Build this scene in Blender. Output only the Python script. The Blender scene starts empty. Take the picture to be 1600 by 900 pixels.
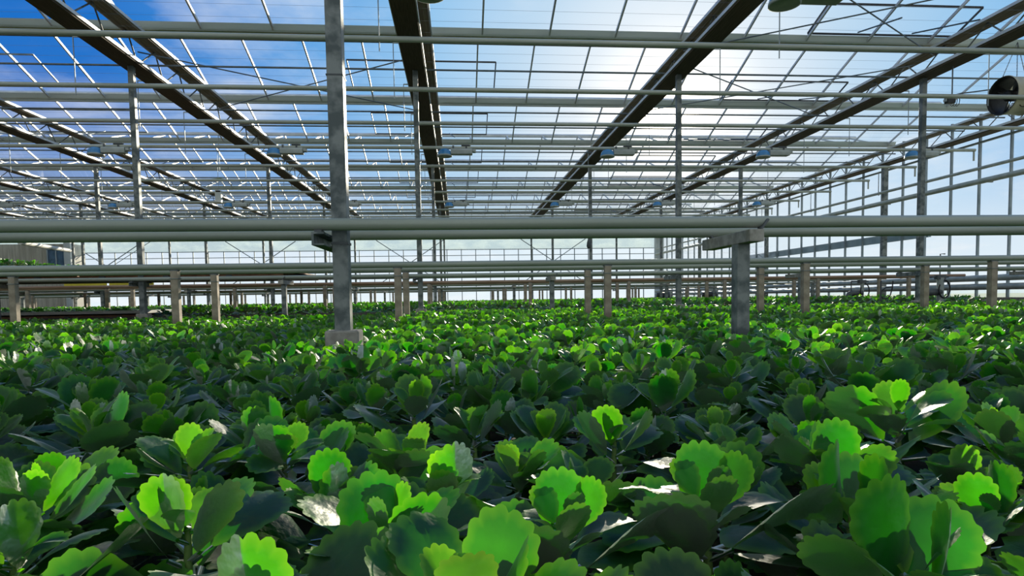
import bpy, math, random
import numpy as np
from mathutils import Matrix, Vector

# ------------------------------------------------------------------ camera, sky, sun, exposure
SC = bpy.context.scene
COL = SC.collection
EYE = 0.40                                   # eye height above the bed floor
F_PX, YAW, PITCH, ROLL, SHIFT_PX = 972.085, 0.0863, -0.058, -0.016, 72.04
_f = Vector((math.sin(YAW) * math.cos(PITCH), math.cos(YAW) * math.cos(PITCH), math.sin(PITCH)))
_r = Vector((math.cos(YAW), -math.sin(YAW), 0))
_u = _r.cross(_f)
_r2 = math.cos(ROLL) * _r + math.sin(ROLL) * _u
_u2 = -math.sin(ROLL) * _r + math.cos(ROLL) * _u
cam = bpy.data.cameras.new('camera')
cam.sensor_width = 36.0
cam.lens = F_PX / 1600 * 36
cam.shift_y = SHIFT_PX / 1600
cam.clip_start, cam.clip_end = 0.02, 900
camo = bpy.data.objects.new('camera', cam)
COL.objects.link(camo)
camo.matrix_world = Matrix(((_r2.x, _u2.x, -_f.x, 0), (_r2.y, _u2.y, -_f.y, 0), (_r2.z, _u2.z, -_f.z, EYE), (0, 0, 0, 1)))
SC.camera = camo


def project(x, y, z):
    d = Vector((x, y, z - EYE))
    w = d.dot(_f)
    return 800 + F_PX * d.dot(_r2) / w, 450 + SHIFT_PX - F_PX * d.dot(_u2) / w, w


vs = SC.view_settings
vs.view_transform = 'Standard'
vs.look = 'None'
vs.exposure = 0.0
vs.gamma = 1.0
vs.use_curve_mapping = False
SC.cycles.transparent_max_bounces = 96
SC.cycles.max_bounces = 10
SC.cycles.diffuse_bounces = 3
SC.cycles.glossy_bounces = 3
SC.cycles.transmission_bounces = 6
SC.cycles.use_denoising = True
SC.cycles.sample_clamp_indirect = 4.0
SC.cycles.caustics_reflective = False
SC.cycles.caustics_refractive = False

SUN_DIR = Vector((0.3495, 1.0, 0.2859)).normalized()
SUN_STRENGTH = 7.0
SUN_COLOUR = (1.0, 0.90, 0.70)
sun = bpy.data.lights.new('sun', 'SUN')
sun.energy = SUN_STRENGTH
sun.color = SUN_COLOUR
sun.angle = math.radians(0.6)
suno = bpy.data.objects.new('sun', sun)
COL.objects.link(suno)
suno.rotation_euler = SUN_DIR.to_track_quat('Z', 'Y').to_euler()

world = bpy.data.worlds.new('sky')
SC.world = world
world.use_nodes = True
wt = world.node_tree
wt.nodes.clear()


def wn(t, **k):
    n = wt.nodes.new(t)
    for a, b in k.items():
        setattr(n, a, b)
    return n


def wl(a, b):
    wt.links.new(a, b)


def wmath(op, a, b=None, clamp=False):
    n = wn('ShaderNodeMath', operation=op)
    n.use_clamp = clamp
    for i, v in enumerate((a, b)):
        if v is None:
            continue
        if isinstance(v, (int, float)):
            n.inputs[i].default_value = v
        else:
            wl(v, n.inputs[i])
    return n.outputs[0]


def wramp(fac, stops, interp='LINEAR'):
    n = wn('ShaderNodeValToRGB')
    n.color_ramp.interpolation = interp
    e = n.color_ramp.elements
    while len(e) < len(stops):
        e.new(0.5)
    for el, (p, c) in zip(e, stops):
        el.position = p
        el.color = (c[0], c[1], c[2], 1)
    wl(fac, n.inputs[0])
    return n.outputs[0]


def wmix(fac, a, b, blend='MIX'):
    n = wn('ShaderNodeMix', data_type='RGBA', blend_type=blend)
    for s, v in ((n.inputs['Factor'], fac), (n.inputs['A'], a), (n.inputs['B'], b)):
        pass
    wl(fac, n.inputs[0]) if not isinstance(fac, (int, float)) else setattr(n.inputs[0], 'default_value', fac)
    for idx, v in ((6, a), (7, b)):
        if isinstance(v, tuple):
            n.inputs[idx].default_value = (*v, 1)
        else:
            wl(v, n.inputs[idx])
    return n.outputs[2]


tc = wn('ShaderNodeTexCoord')
dirn = wn('ShaderNodeVectorMath', operation='NORMALIZE')
wl(tc.outputs['Generated'], dirn.inputs[0])
dot = wn('ShaderNodeVectorMath', operation='DOT_PRODUCT')
wl(dirn.outputs[0], dot.inputs[0])
dot.inputs[1].default_value = SUN_DIR
ang = wmath('DIVIDE', wmath('ARCCOSINE', wmath('MINIMUM', dot.outputs['Value'], 0.999999)), math.pi / 2)   # 0 at the sun, 1 at 90 deg
blue = wramp(ang, [(0.0, (1.0, 0.97, 0.9)), (0.06, (0.86, 0.90, 0.94)), (0.15, (0.55, 0.73, 0.90)), (0.24, (0.31, 0.58, 0.87)),
                   (0.36, (0.085, 0.34, 0.76)), (0.50, (0.012, 0.17, 0.60)), (0.70, (0.010, 0.15, 0.55)), (0.85, (0.16, 0.32, 0.58)), (1.0, (0.50, 0.58, 0.64))])
sep = wn('ShaderNodeSeparateXYZ')
wl(dirn.outputs[0], sep.inputs[0])
elev = wmath('MAXIMUM', sep.outputs['Z'], 0.0)
hz = wramp(elev, [(0.0, (1, 1, 1)), (0.07, (0.85, 0.85, 0.85)), (0.16, (0.30, 0.30, 0.30)), (0.30, (0, 0, 0))])
sky1 = wmix(hz, blue, (0.80, 0.90, 0.96))
# clouds
stretch = wn('ShaderNodeVectorMath', operation='DIVIDE')
wl(dirn.outputs[0], stretch.inputs[0])
cz = wn('ShaderNodeCombineXYZ')
den = wmath('ADD', elev, 0.12)
for i in range(3):
    wl(den, cz.inputs[i])
wl(cz.outputs[0], stretch.inputs[1])
noi = wn('ShaderNodeTexNoise')
noi.inputs['Scale'].default_value = 1.15
noi.inputs['Detail'].default_value = 7
noi.inputs['Roughness'].default_value = 0.58
wl(stretch.outputs[0], noi.inputs['Vector'])
cl = wramp(noi.outputs['Fac'], [(0.50, (0, 0, 0)), (0.60, (0.35, 0.35, 0.35)), (0.74, (1, 1, 1))])
clf = wmath('MULTIPLY', cl, 0.75)
sky2 = wmix(clf, sky1, (0.92, 0.94, 0.97))
# aureole and sun disc
aur = wramp(ang, [(0.0, (1, 1, 1)), (0.018, (1, 1, 1)), (0.030, (0.16, 0.16, 0.16)), (0.05, (0.035, 0.035, 0.035)), (0.09, (0.008, 0.008, 0.008)), (0.15, (0, 0, 0))], 'LINEAR')
glow = wmix(1.0, aur, (9.0, 8.2, 6.6), 'MULTIPLY')
sky3 = wmix(1.0, sky2, glow, 'ADD')
bg = wn('ShaderNodeBackground')
wl(sky3, bg.inputs['Color'])
bg.inputs['Strength'].default_value = 1.0
wo = wn('ShaderNodeOutputWorld')
wl(bg.outputs[0], wo.inputs['Surface'])

R = random.Random(7)
NR = np.random.default_rng(11)

# ------------------------------------------------------------------ materials
MATS = {}


def nodes_of(name):
    m = bpy.data.materials.new(name)
    m.use_nodes = True
    m.node_tree.nodes.clear()
    nt = m.node_tree
    out = nt.nodes.new('ShaderNodeOutputMaterial')
    return m, nt, out


def ramp_node(nt, fac, stops):
    n = nt.nodes.new('ShaderNodeValToRGB')
    e = n.color_ramp.elements
    while len(e) < len(stops):
        e.new(0.5)
    for el, (p, c) in zip(e, stops):
        el.position = p
        el.color = (c[0], c[1], c[2], 1)
    nt.links.new(fac, n.inputs[0])
    return n.outputs[0]


def mat_solid(name, c1, c2, rough=0.5, metal=0.0, scale=6.0, stretch=(1, 1, 1), bump=0.0, lo=0.38, hi=0.64, spec=0.5):
    m, nt, out = nodes_of(name)
    p = nt.nodes.new('ShaderNodeBsdfPrincipled')
    t = nt.nodes.new('ShaderNodeTexCoord')
    mp = nt.nodes.new('ShaderNodeMapping')
    mp.inputs['Scale'].default_value = stretch
    n = nt.nodes.new('ShaderNodeTexNoise')
    n.inputs['Scale'].default_value = scale
    n.inputs['Detail'].default_value = 5
    nt.links.new(t.outputs['Object'], mp.inputs[0])
    nt.links.new(mp.outputs[0], n.inputs['Vector'])
    nt.links.new(ramp_node(nt, n.outputs['Fac'], [(lo, c1), (hi, c2)]), p.inputs['Base Color'])
    p.inputs['Roughness'].default_value = rough
    p.inputs['Metallic'].default_value = metal
    p.inputs['Specular IOR Level'].default_value = spec
    if bump:
        b = nt.nodes.new('ShaderNodeBump')
        b.inputs['Strength'].default_value = bump
        b.inputs['Distance'].default_value = 0.01
        nt.links.new(n.outputs['Fac'], b.inputs['Height'])
        nt.links.new(b.outputs[0], p.inputs['Normal'])
    nt.links.new(p.outputs[0], out.inputs[0])
    MATS[name] = m
    return m


def mat_glass(name, tint, gloss=0.06, rough=0.03, milky=0.0, milk=(0.9, 0.95, 1.0)):
    m, nt, out = nodes_of(name)
    tr = nt.nodes.new('ShaderNodeBsdfTransparent')
    tr.inputs[0].default_value = (*tint, 1)
    gl = nt.nodes.new('ShaderNodeBsdfGlossy')
    gl.inputs['Roughness'].default_value = rough
    lw = nt.nodes.new('ShaderNodeFresnel')
    lw.inputs['IOR'].default_value = 1.12
    mx = nt.nodes.new('ShaderNodeMixShader')
    ml = nt.nodes.new('ShaderNodeMath')
    ml.operation = 'MULTIPLY'
    ml.inputs[1].default_value = gloss * 8
    ml.use_clamp = True
    nt.links.new(lw.outputs[0], ml.inputs[0])
    nt.links.new(ml.outputs[0], mx.inputs[0])
    nt.links.new(tr.outputs[0], mx.inputs[1])
    nt.links.new(gl.outputs[0], mx.inputs[2])
    last = mx.outputs[0]
    if milky:
        t = nt.nodes.new('ShaderNodeTexCoord')
        mp = nt.nodes.new('ShaderNodeMapping')
        mp.inputs['Scale'].default_value = (0.55, 1.2, 1.2)
        n = nt.nodes.new('ShaderNodeTexNoise')
        n.inputs['Scale'].default_value = 1.6
        n.inputs['Detail'].default_value = 6
        nt.links.new(t.outputs['Object'], mp.inputs[0])
        nt.links.new(mp.outputs[0], n.inputs['Vector'])
        tl = nt.nodes.new('ShaderNodeBsdfTranslucent')
        tl.inputs[0].default_value = (*milk, 1)
        mx2 = nt.nodes.new('ShaderNodeMixShader')
        nt.links.new(ramp_node(nt, n.outputs['Fac'], [(0.45, (milky * 0.3,) * 3), (0.75, (milky,) * 3)]), mx2.inputs[0])
        nt.links.new(last, mx2.inputs[1])
        nt.links.new(tl.outputs[0], mx2.inputs[2])
        last = mx2.outputs[0]
    nt.links.new(last, out.inputs[0])
    MATS[name] = m
    return m


def mat_leaf(name, front, through, edge, gloss_rough=0.38, coat=0.35):
    """a leaf: reflects its own green, lets back light through in a yellower green, has a waxy sheen"""
    m, nt, out = nodes_of(name)
    oi = nt.nodes.new('ShaderNodeObjectInfo')
    t = nt.nodes.new('ShaderNodeTexCoord')
    n = nt.nodes.new('ShaderNodeTexNoise')
    n.inputs['Scale'].default_value = 24.0
    n.inputs['Detail'].default_value = 4
    nt.links.new(t.outputs['Object'], n.inputs['Vector'])
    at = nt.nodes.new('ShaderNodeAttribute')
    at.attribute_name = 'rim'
    tone = nt.nodes.new('ShaderNodeAttribute')
    tone.attribute_name = 'tone'

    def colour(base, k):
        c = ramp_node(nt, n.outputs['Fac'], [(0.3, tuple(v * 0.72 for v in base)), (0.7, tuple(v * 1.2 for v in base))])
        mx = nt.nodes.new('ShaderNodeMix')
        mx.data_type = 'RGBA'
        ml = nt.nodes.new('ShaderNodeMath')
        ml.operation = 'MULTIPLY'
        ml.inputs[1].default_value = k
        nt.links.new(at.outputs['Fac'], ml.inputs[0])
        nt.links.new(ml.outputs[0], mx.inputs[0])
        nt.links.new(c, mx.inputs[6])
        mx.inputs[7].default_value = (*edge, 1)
        hs = nt.nodes.new('ShaderNodeHueSaturation')
        hs.inputs['Saturation'].default_value = 1.0
        mr = nt.nodes.new('ShaderNodeMapRange')
        nt.links.new(tone.outputs['Fac'], mr.inputs['Value'])
        mr.inputs['To Min'].default_value = 0.75
        mr.inputs['To Max'].default_value = 1.25
        mh = nt.nodes.new('ShaderNodeMapRange')
        nt.links.new(tone.outputs['Fac'], mh.inputs['Value'])
        mh.inputs['To Min'].default_value = 0.515
        mh.inputs['To Max'].default_value = 0.485
        nt.links.new(mr.outputs[0], hs.inputs['Value'])
        nt.links.new(mh.outputs[0], hs.inputs['Hue'])
        nt.links.new(mx.outputs[2], hs.inputs['Color'])
        return hs.outputs[0]

    df = nt.nodes.new('ShaderNodeBsdfDiffuse')
    tl = nt.nodes.new('ShaderNodeBsdfTranslucent')
    gl = nt.nodes.new('ShaderNodeBsdfGlossy')
    gl.inputs['Roughness'].default_value = gloss_rough
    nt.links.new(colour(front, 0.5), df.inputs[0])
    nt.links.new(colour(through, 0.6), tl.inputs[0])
    mx = nt.nodes.new('ShaderNodeMixShader')
    mx.inputs[0].default_value = 0.55
    nt.links.new(df.outputs[0], mx.inputs[1])
    nt.links.new(tl.outputs[0], mx.inputs[2])
    b = nt.nodes.new('ShaderNodeBump')
    b.inputs['Strength'].default_value = 0.45
    b.inputs['Distance'].default_value = 0.004
    n2 = nt.nodes.new('ShaderNodeTexNoise')
    n2.inputs['Scale'].default_value = 90.0
    nt.links.new(t.outputs['Object'], n2.inputs['Vector'])
    nt.links.new(n2.outputs['Fac'], b.inputs['Height'])
    nt.links.new(b.outputs[0], gl.inputs['Normal'])
    nt.links.new(b.outputs[0], df.inputs['Normal'])
    fr = nt.nodes.new('ShaderNodeFresnel')
    fr.inputs['IOR'].default_value = 1.55
    ml = nt.nodes.new('ShaderNodeMath')
    ml.operation = 'MULTIPLY'
    ml.inputs[1].default_value = coat
    ml.use_clamp = True
    nt.links.new(fr.outputs[0], ml.inputs[0])
    mx2 = nt.nodes.new('ShaderNodeMixShader')
    nt.links.new(ml.outputs[0], mx2.inputs[0])
    nt.links.new(mx.outputs[0], mx2.inputs[1])
    nt.links.new(gl.outputs[0], mx2.inputs[2])
    nt.links.new(mx2.outputs[0], out.inputs[0])
    MATS[name] = m
    return m


GALV = mat_solid('galvanised_steel', (0.10, 0.12, 0.12), (0.27, 0.29, 0.28), 0.55, 0.2, 9, lo=0.42, hi=0.60, bump=0.05)
POST = mat_solid('weathered_post_steel', (0.26, 0.21, 0.155), (0.46, 0.38, 0.29), 0.6, 0.15, 8, bump=0.05)
TUBE = mat_solid('pale_pipe_paint', (0.40, 0.43, 0.37), (0.54, 0.56, 0.50), 0.40, 0.1, 2.0, (0.3, 2, 2))
RAIL = mat_solid('rail_pipe_paint', (0.31, 0.345, 0.29), (0.43, 0.46, 0.39), 0.40, 0.1, 2.0, (0.25, 2, 2))
DARKTUBE = mat_solid('dark_drive_tube', (0.10, 0.13, 0.15), (0.18, 0.21, 0.23), 0.45, 0.4, 4)
GUTTER = mat_solid('aluminium_gutter', (0.52, 0.60, 0.58), (0.66, 0.72, 0.70), 0.45, 0.15, 2.0, (0.2, 2, 2))
YELLOWGREEN = mat_solid('yellowish_gutter_joint', (0.20, 0.26, 0.08), (0.40, 0.36, 0.20), 0.8, 0.0, 4, (0.4, 2, 2))  # yellow-green tone for the underside strip of one gutter
BAR = mat_solid('glazing_bar_aluminium', (0.62, 0.64, 0.65), (0.76, 0.78, 0.79), 0.45, 0.2, 3)
BAND = mat_solid('grey_wall_band', (0.42, 0.47, 0.48), (0.54, 0.58, 0.58), 0.7, 0.0, 1.2)
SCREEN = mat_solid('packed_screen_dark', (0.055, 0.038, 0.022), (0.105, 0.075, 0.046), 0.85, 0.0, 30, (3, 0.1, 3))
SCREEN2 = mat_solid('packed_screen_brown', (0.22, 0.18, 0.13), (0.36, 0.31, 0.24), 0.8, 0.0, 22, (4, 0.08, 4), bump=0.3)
CONC = mat_solid('concrete', (0.30, 0.28, 0.24), (0.46, 0.43, 0.38), 0.9, 0.0, 18, bump=0.2)
SOIL = mat_solid('dark_floor_cloth', (0.020, 0.012, 0.008), (0.050, 0.030, 0.020), 0.85, 0.0, 14, bump=0.4)
PATH = mat_solid('concrete_path', (0.10, 0.09, 0.08), (0.17, 0.155, 0.14), 0.85, 0.0, 4)
GROUND = mat_solid('outside_ground', (0.34, 0.40, 0.26), (0.50, 0.52, 0.40), 0.95, 0.0, 0.3)
BROWN = mat_solid('rusty_brown_steel', (0.20, 0.095, 0.045), (0.33, 0.17, 0.085), 0.7, 0.1, 6)
RUSTY = mat_solid('rusty_rail_pipe', (0.34, 0.20, 0.12), (0.48, 0.33, 0.24), 0.6, 0.0, 2.0, (0.3, 2, 2))
TRAY = mat_solid('pale_tray', (0.60, 0.60, 0.56), (0.74, 0.73, 0.68), 0.6, 0.0, 3)
BLACK = mat_solid('black_rubber', (0.010, 0.011, 0.012), (0.03, 0.03, 0.032), 0.5, 0.0, 8)
DGREY = mat_solid('dark_grey_cast', (0.07, 0.08, 0.085), (0.13, 0.14, 0.145), 0.55, 0.3, 8)
CREAM = mat_solid('cream_fan_shell', (0.50, 0.46, 0.32), (0.62, 0.57, 0.42), 0.5, 0.0, 4)
LAMPGREY = mat_solid('lamp_housing_grey', (0.34, 0.38, 0.37), (0.46, 0.49, 0.47), 0.5, 0.2, 5)
LAMPBLUE = mat_solid('blue_reflector', (0.05, 0.24, 0.52), (0.12, 0.36, 0.66), 0.25, 0.0, 6)
YELLOW = mat_solid('yellow_card', (0.55, 0.45, 0.03), (0.68, 0.56, 0.05), 0.6, 0.0, 5)
OLIVE = mat_solid('olive_disc', (0.26, 0.27, 0.05), (0.36, 0.35, 0.09), 0.6, 0.0, 9)
WHITE = mat_solid('white_box', (0.66, 0.70, 0.68), (0.78, 0.80, 0.78), 0.5, 0.0, 5)
CLAD = mat_solid('corrugated_cladding', (0.42, 0.40, 0.34), (0.58, 0.56, 0.49), 0.7, 0.0, 3, (3, 1, 0.2))
STEEL_DARK = mat_solid('wall_mullion_grey', (0.22, 0.27, 0.30), (0.32, 0.37, 0.40), 0.5, 0.3, 3)
SIDEBLUE = mat_solid('blue_grey_beam', (0.26, 0.36, 0.42), (0.36, 0.46, 0.52), 0.6, 0.0, 2)
WIRE = mat_solid('thin_wire', (0.30, 0.34, 0.36), (0.42, 0.46, 0.48), 0.4, 0.5, 3)
PINKW = mat_solid('pinkish_panel', (0.62, 0.42, 0.36), (0.72, 0.52, 0.45), 0.8, 0.0, 2)
STEM = mat_solid('plant_stem', (0.10, 0.20, 0.04), (0.18, 0.28, 0.07), 0.6, 0.0, 30)
GLASS = mat_glass('roof_glass', (0.975, 0.985, 0.99), 0.03, 0.03, 0.02)
WGLASS = mat_glass('wall_glass', (0.975, 0.985, 0.99), 0.03, 0.03, 0.05)
FROST = mat_glass('frosted_low_glass', (0.85, 0.9, 0.88), 0.05, 0.2, 0.45, (0.85, 0.92, 0.86))
MILK = mat_glass('milky_wall_band', (0.70, 0.76, 0.78), 0.02, 0.2, 0.75, (0.52, 0.58, 0.60))
WINBLUE = mat_glass('partition_window_glass', (0.70, 0.82, 0.95), 0.09, 0.03, 0.35, (0.7, 0.82, 0.95))
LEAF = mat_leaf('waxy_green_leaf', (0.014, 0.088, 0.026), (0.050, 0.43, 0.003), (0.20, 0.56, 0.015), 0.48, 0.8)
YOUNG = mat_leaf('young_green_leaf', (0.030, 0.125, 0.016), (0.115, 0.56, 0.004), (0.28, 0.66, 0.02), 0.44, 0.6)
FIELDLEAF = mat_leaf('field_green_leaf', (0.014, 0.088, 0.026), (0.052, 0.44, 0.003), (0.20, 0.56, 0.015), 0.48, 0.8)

# ------------------------------------------------------------------ mesh helpers


class MB:
    """collects shapes and links them as one mesh object"""

    def __init__(self):
        self.v, self.f, self.sm = [], [], []

    def add(self, vs_, fs_, smooth=False):
        b = len(self.v)
        self.v += [tuple(p) for p in vs_]
        self.f += [tuple(i + b for i in f) for f in fs_]
        self.sm += [smooth] * len(fs_)
        return self

    def box(self, x0, x1, y0, y1, z0, z1):
        v = [(x0, y0, z0), (x1, y0, z0), (x1, y1, z0), (x0, y1, z0), (x0, y0, z1), (x1, y0, z1), (x1, y1, z1), (x0, y1, z1)]
        f = [(3, 2, 1, 0), (4, 5, 6, 7), (0, 1, 5, 4), (1, 2, 6, 5), (2, 3, 7, 6), (3, 0, 4, 7)]
        return self.add(v, f)

    def tube(self, pts, r, n=8, cap=True, smooth=True):
        pts = [Vector(p) for p in pts]
        rs = r if isinstance(r, (list, tuple)) else [r] * len(pts)
        rings = []
        ref = None
        for i, p in enumerate(pts):
            d = (pts[min(i + 1, len(pts) - 1)] - pts[max(i - 1, 0)]).normalized()
            if ref is None:
                ref = Vector((0, 0, 1)) if abs(d.z) < 0.9 else Vector((1, 0, 0))
            a = d.cross(ref).normalized()
            b = a.cross(d).normalized()
            ref = b
            rings.append([p + (a * math.cos(t) + b * math.sin(t)) * rs[i] for t in [2 * math.pi * k / n for k in range(n)]])
        v = [q for rr in rings for q in rr]
        f = []
        for i in range(len(pts) - 1):
            for k in range(n):
                f.append((i * n + k, i * n + (k + 1) % n, (i + 1) * n + (k + 1) % n, (i + 1) * n + k))
        self.add(v, f, smooth)
        if cap:
            self.add(rings[0], [tuple(range(n))])
            self.add(rings[-1], [tuple(reversed(range(n)))])
        return self

    def bar(self, p, q, w, h):
        """rectangular bar from p to q; w sideways, h upward"""
        p, q = Vector(p), Vector(q)
        d = (q - p).normalized()
        up = Vector((0, 0, 1)) if abs(d.z) < 0.95 else Vector((0, 1, 0))
        a = d.cross(up).normalized()
        b = a.cross(d).normalized()
        v = [e + a * sa * w / 2 + b * sb * h / 2 for e in (p, q) for sa, sb in ((-1, -1), (1, -1), (1, 1), (-1, 1))]
        return self.add(v, [(0, 1, 2, 3), (7, 6, 5, 4), (4, 5, 1, 0), (5, 6, 2, 1), (6, 7, 3, 2), (7, 4, 0, 3)])

    def prism(self, poly, axis, a0, a1):
        """extrude a 2D outline along x ('x': poly is y,z), y (x,z) or z (x,y)"""
        n = len(poly)

        def P(u, w, t):
            return {'x': (t, u, w), 'y': (u, t, w), 'z': (u, w, t)}[axis]
        v = [P(u, w, a0) for u, w in poly] + [P(u, w, a1) for u, w in poly]
        f = [(i, (i + 1) % n, n + (i + 1) % n, n + i) for i in range(n)] + [tuple(reversed(range(n))), tuple(range(n, 2 * n))]
        return self.add(v, f)

    def lathe(self, prof, n=24, axis='z', centre=(0, 0, 0)):
        v, f = [], []
        for r, h in prof:
            for k in range(n):
                t = 2 * math.pi * k / n
                a, b = r * math.cos(t), r * math.sin(t)
                p = {'z': (a, b, h), 'x': (h, a, b), 'y': (a, h, b)}[axis]
                v.append(tuple(p[i] + centre[i] for i in range(3)))
        for i in range(len(prof) - 1):
            for k in range(n):
                f.append((i * n + k, i * n + (k + 1) % n, (i + 1) * n + (k + 1) % n, (i + 1) * n + k))
        return self.add(v, f, True)

    def build(self, name, mat, parent=None, bevel=0.0):
        me = bpy.data.meshes.new(name)
        me.from_pydata(self.v, [], self.f)
        me.polygons.foreach_set('use_smooth', self.sm)
        me.materials.append(mat)
        me.update()
        o = bpy.data.objects.new(name, me)
        COL.objects.link(o)
        if parent is not None:
            o.parent = parent
        if bevel:
            b = o.modifiers.new('bevel', 'BEVEL')
            b.width = bevel
            b.segments = 2
        return o


def np_mesh(name, V, F, mats, smooth=True, attrs=None, midx=None):
    me = bpy.data.meshes.new(name)
    n, k = F.shape
    me.vertices.add(len(V))
    me.vertices.foreach_set('co', np.ascontiguousarray(V, dtype=np.float32).ravel())
    me.loops.add(n * k)
    me.loops.foreach_set('vertex_index', np.ascontiguousarray(F, dtype=np.int32).ravel())
    me.polygons.add(n)
    me.polygons.foreach_set('loop_start', np.arange(0, n * k, k, dtype=np.int32))
    me.polygons.foreach_set('use_smooth', np.full(n, smooth))
    for m in mats:
        me.materials.append(m)
    if midx is not None:
        me.polygons.foreach_set('material_index', midx)
    for an, av in (attrs or {}).items():
        a = me.attributes.new(an, 'FLOAT', 'POINT')
        a.data.foreach_set('value', np.ascontiguousarray(av, dtype=np.float32))
    me.update(calc_edges=True)
    me.validate()
    return me


def empty(name, loc=(0, 0, 0), rz=0.0):
    o = bpy.data.objects.new(name, None)
    COL.objects.link(o)
    o.empty_display_size = 0.1
    o.location = loc
    o.rotation_euler = (0, 0, rz)
    return o


def tag(o, label, cat, group=None, kind=None):
    if label:
        o['label'] = label
    if cat:
        o['category'] = cat
    if group:
        o['group'] = group
    if kind:
        o['kind'] = kind
    return o


def struct(o, label=None, cat=None):
    return tag(o, label, cat, None, 'structure')


def kids(o):
    return [c for c in o.children]


def copy_tree(o, parent=None):
    ch = KID.get(o.name, [])
    c = o.copy()
    COL.objects.link(c)
    if parent is not None:
        c.parent = parent
    KID[c.name] = [copy_tree(k, c).name for k in [bpy.data.objects[n] for n in ch]]
    return c


KID = {}


def remember(o):
    KID[o.name] = [c.name for c in o.children]
    for c in o.children:
        remember(c)


ORD = ['zeroth', 'first', 'second', 'third', 'fourth', 'fifth', 'sixth', 'seventh', 'eighth', 'ninth', 'tenth', 'eleventh', 'twelfth', 'thirteenth',
       'fourteenth', 'fifteenth', 'sixteenth', 'seventeenth', 'eighteenth', 'nineteenth', 'twentieth', 'twenty-first', 'twenty-second', 'twenty-third',
       'twenty-fourth', 'twenty-fifth', 'twenty-sixth', 'twenty-seventh', 'twenty-eighth', 'twenty-ninth', 'thirtieth', 'thirty-first', 'thirty-second',
       'thirty-third', 'thirty-fourth', 'thirty-fifth', 'thirty-sixth', 'thirty-seventh', 'thirty-eighth', 'thirty-ninth', 'fortieth']

# ------------------------------------------------------------------ the greenhouse grid (h = height above the eye)
X0, WB, H, Z0 = -0.691, 4.996, 4.213, 3.853
G = 4.88                                      # gutter height above the eye
RISE = 0.75
ROW = 8.0
FAR = Z0 + 5 * ROW                            # far gable wall
XR = X0 + 3 * WB + 0.27                       # right glass wall
XL = X0 - 6 * WB                              # left end of the roof


def Zh(h):
    return h + EYE


def line_x(k):
    return X0 + WB * k


TRUSS_WORDS = {0: 'above the nearest steel post', 1: 'crossing beside the low sun', 2: 'first one beyond the sun towards the fan', 3: 'running along the glass side wall by the fan',
               -1: 'first one left of the nearest post', -2: 'second one left of the nearest post', -3: 'third one left of the nearest post',
               -4: 'fourth one left of the nearest post', -5: 'fifth one left of the nearest post', -6: 'sixth one left of the nearest post'}
POST_WORDS = {0: 'in line with the nearest steel post', 1: 'in the line under the sun', 2: 'in the first line beyond the sun', 3: 'against the glass side wall',
              -1: 'in the first line left of the nearest post', -2: 'in the second line left of the nearest post', -3: 'in the third line left of the nearest post',
              -4: 'in the fourth line left of the nearest post', -5: 'in the fifth line left of the nearest post'}

# ------------------------------------------------------------------ floor, ground, path
o = MB().box(-90, 90, -30, 160, -0.25, -0.10).build('ground', GROUND)
struct(o)
o = MB().box(XL, XR, -6, FAR, -0.09, 0.0).build('floor', SOIL)
struct(o)
o = MB().box(XL, XR - 0.3, 12.75, 13.75, 0.0, 0.02).build('floor_path', PATH)
struct(o)

# ------------------------------------------------------------------ glass roof: two slopes per gutter bay
JMIN, JMAX = -2, 10                           # gutters at Z0 + 4 j
RIDGE_H = G + RISE
bars_x = [X0 - WB * 6 + 1.249 * i for i in range(int((XR - XL) / 1.249) + 1)]
for j in range(JMIN, JMAX):
    zg = Z0 + 4 * j
    for s, (a, b, ha, hb) in enumerate(((zg + 0.08, zg + 2, G + 0.03, RIDGE_H), (zg + 2, zg + 3.92, RIDGE_H, G + 0.03))):
        mb = MB()
        mb.add([(XL, a, Zh(ha)), (XR, a, Zh(ha)), (XR, b, Zh(hb)), (XL, b, Zh(hb))], [(0, 1, 2, 3)])
        ce = struct(mb.build('ceiling', GLASS))
        mb = MB()
        for x in bars_x:
            mb.bar((x, a, Zh(ha) - 0.03), (x, b, Zh(hb) - 0.03), 0.032, 0.05)
        mb.build('glazing_bars', BAR, ce)

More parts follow.
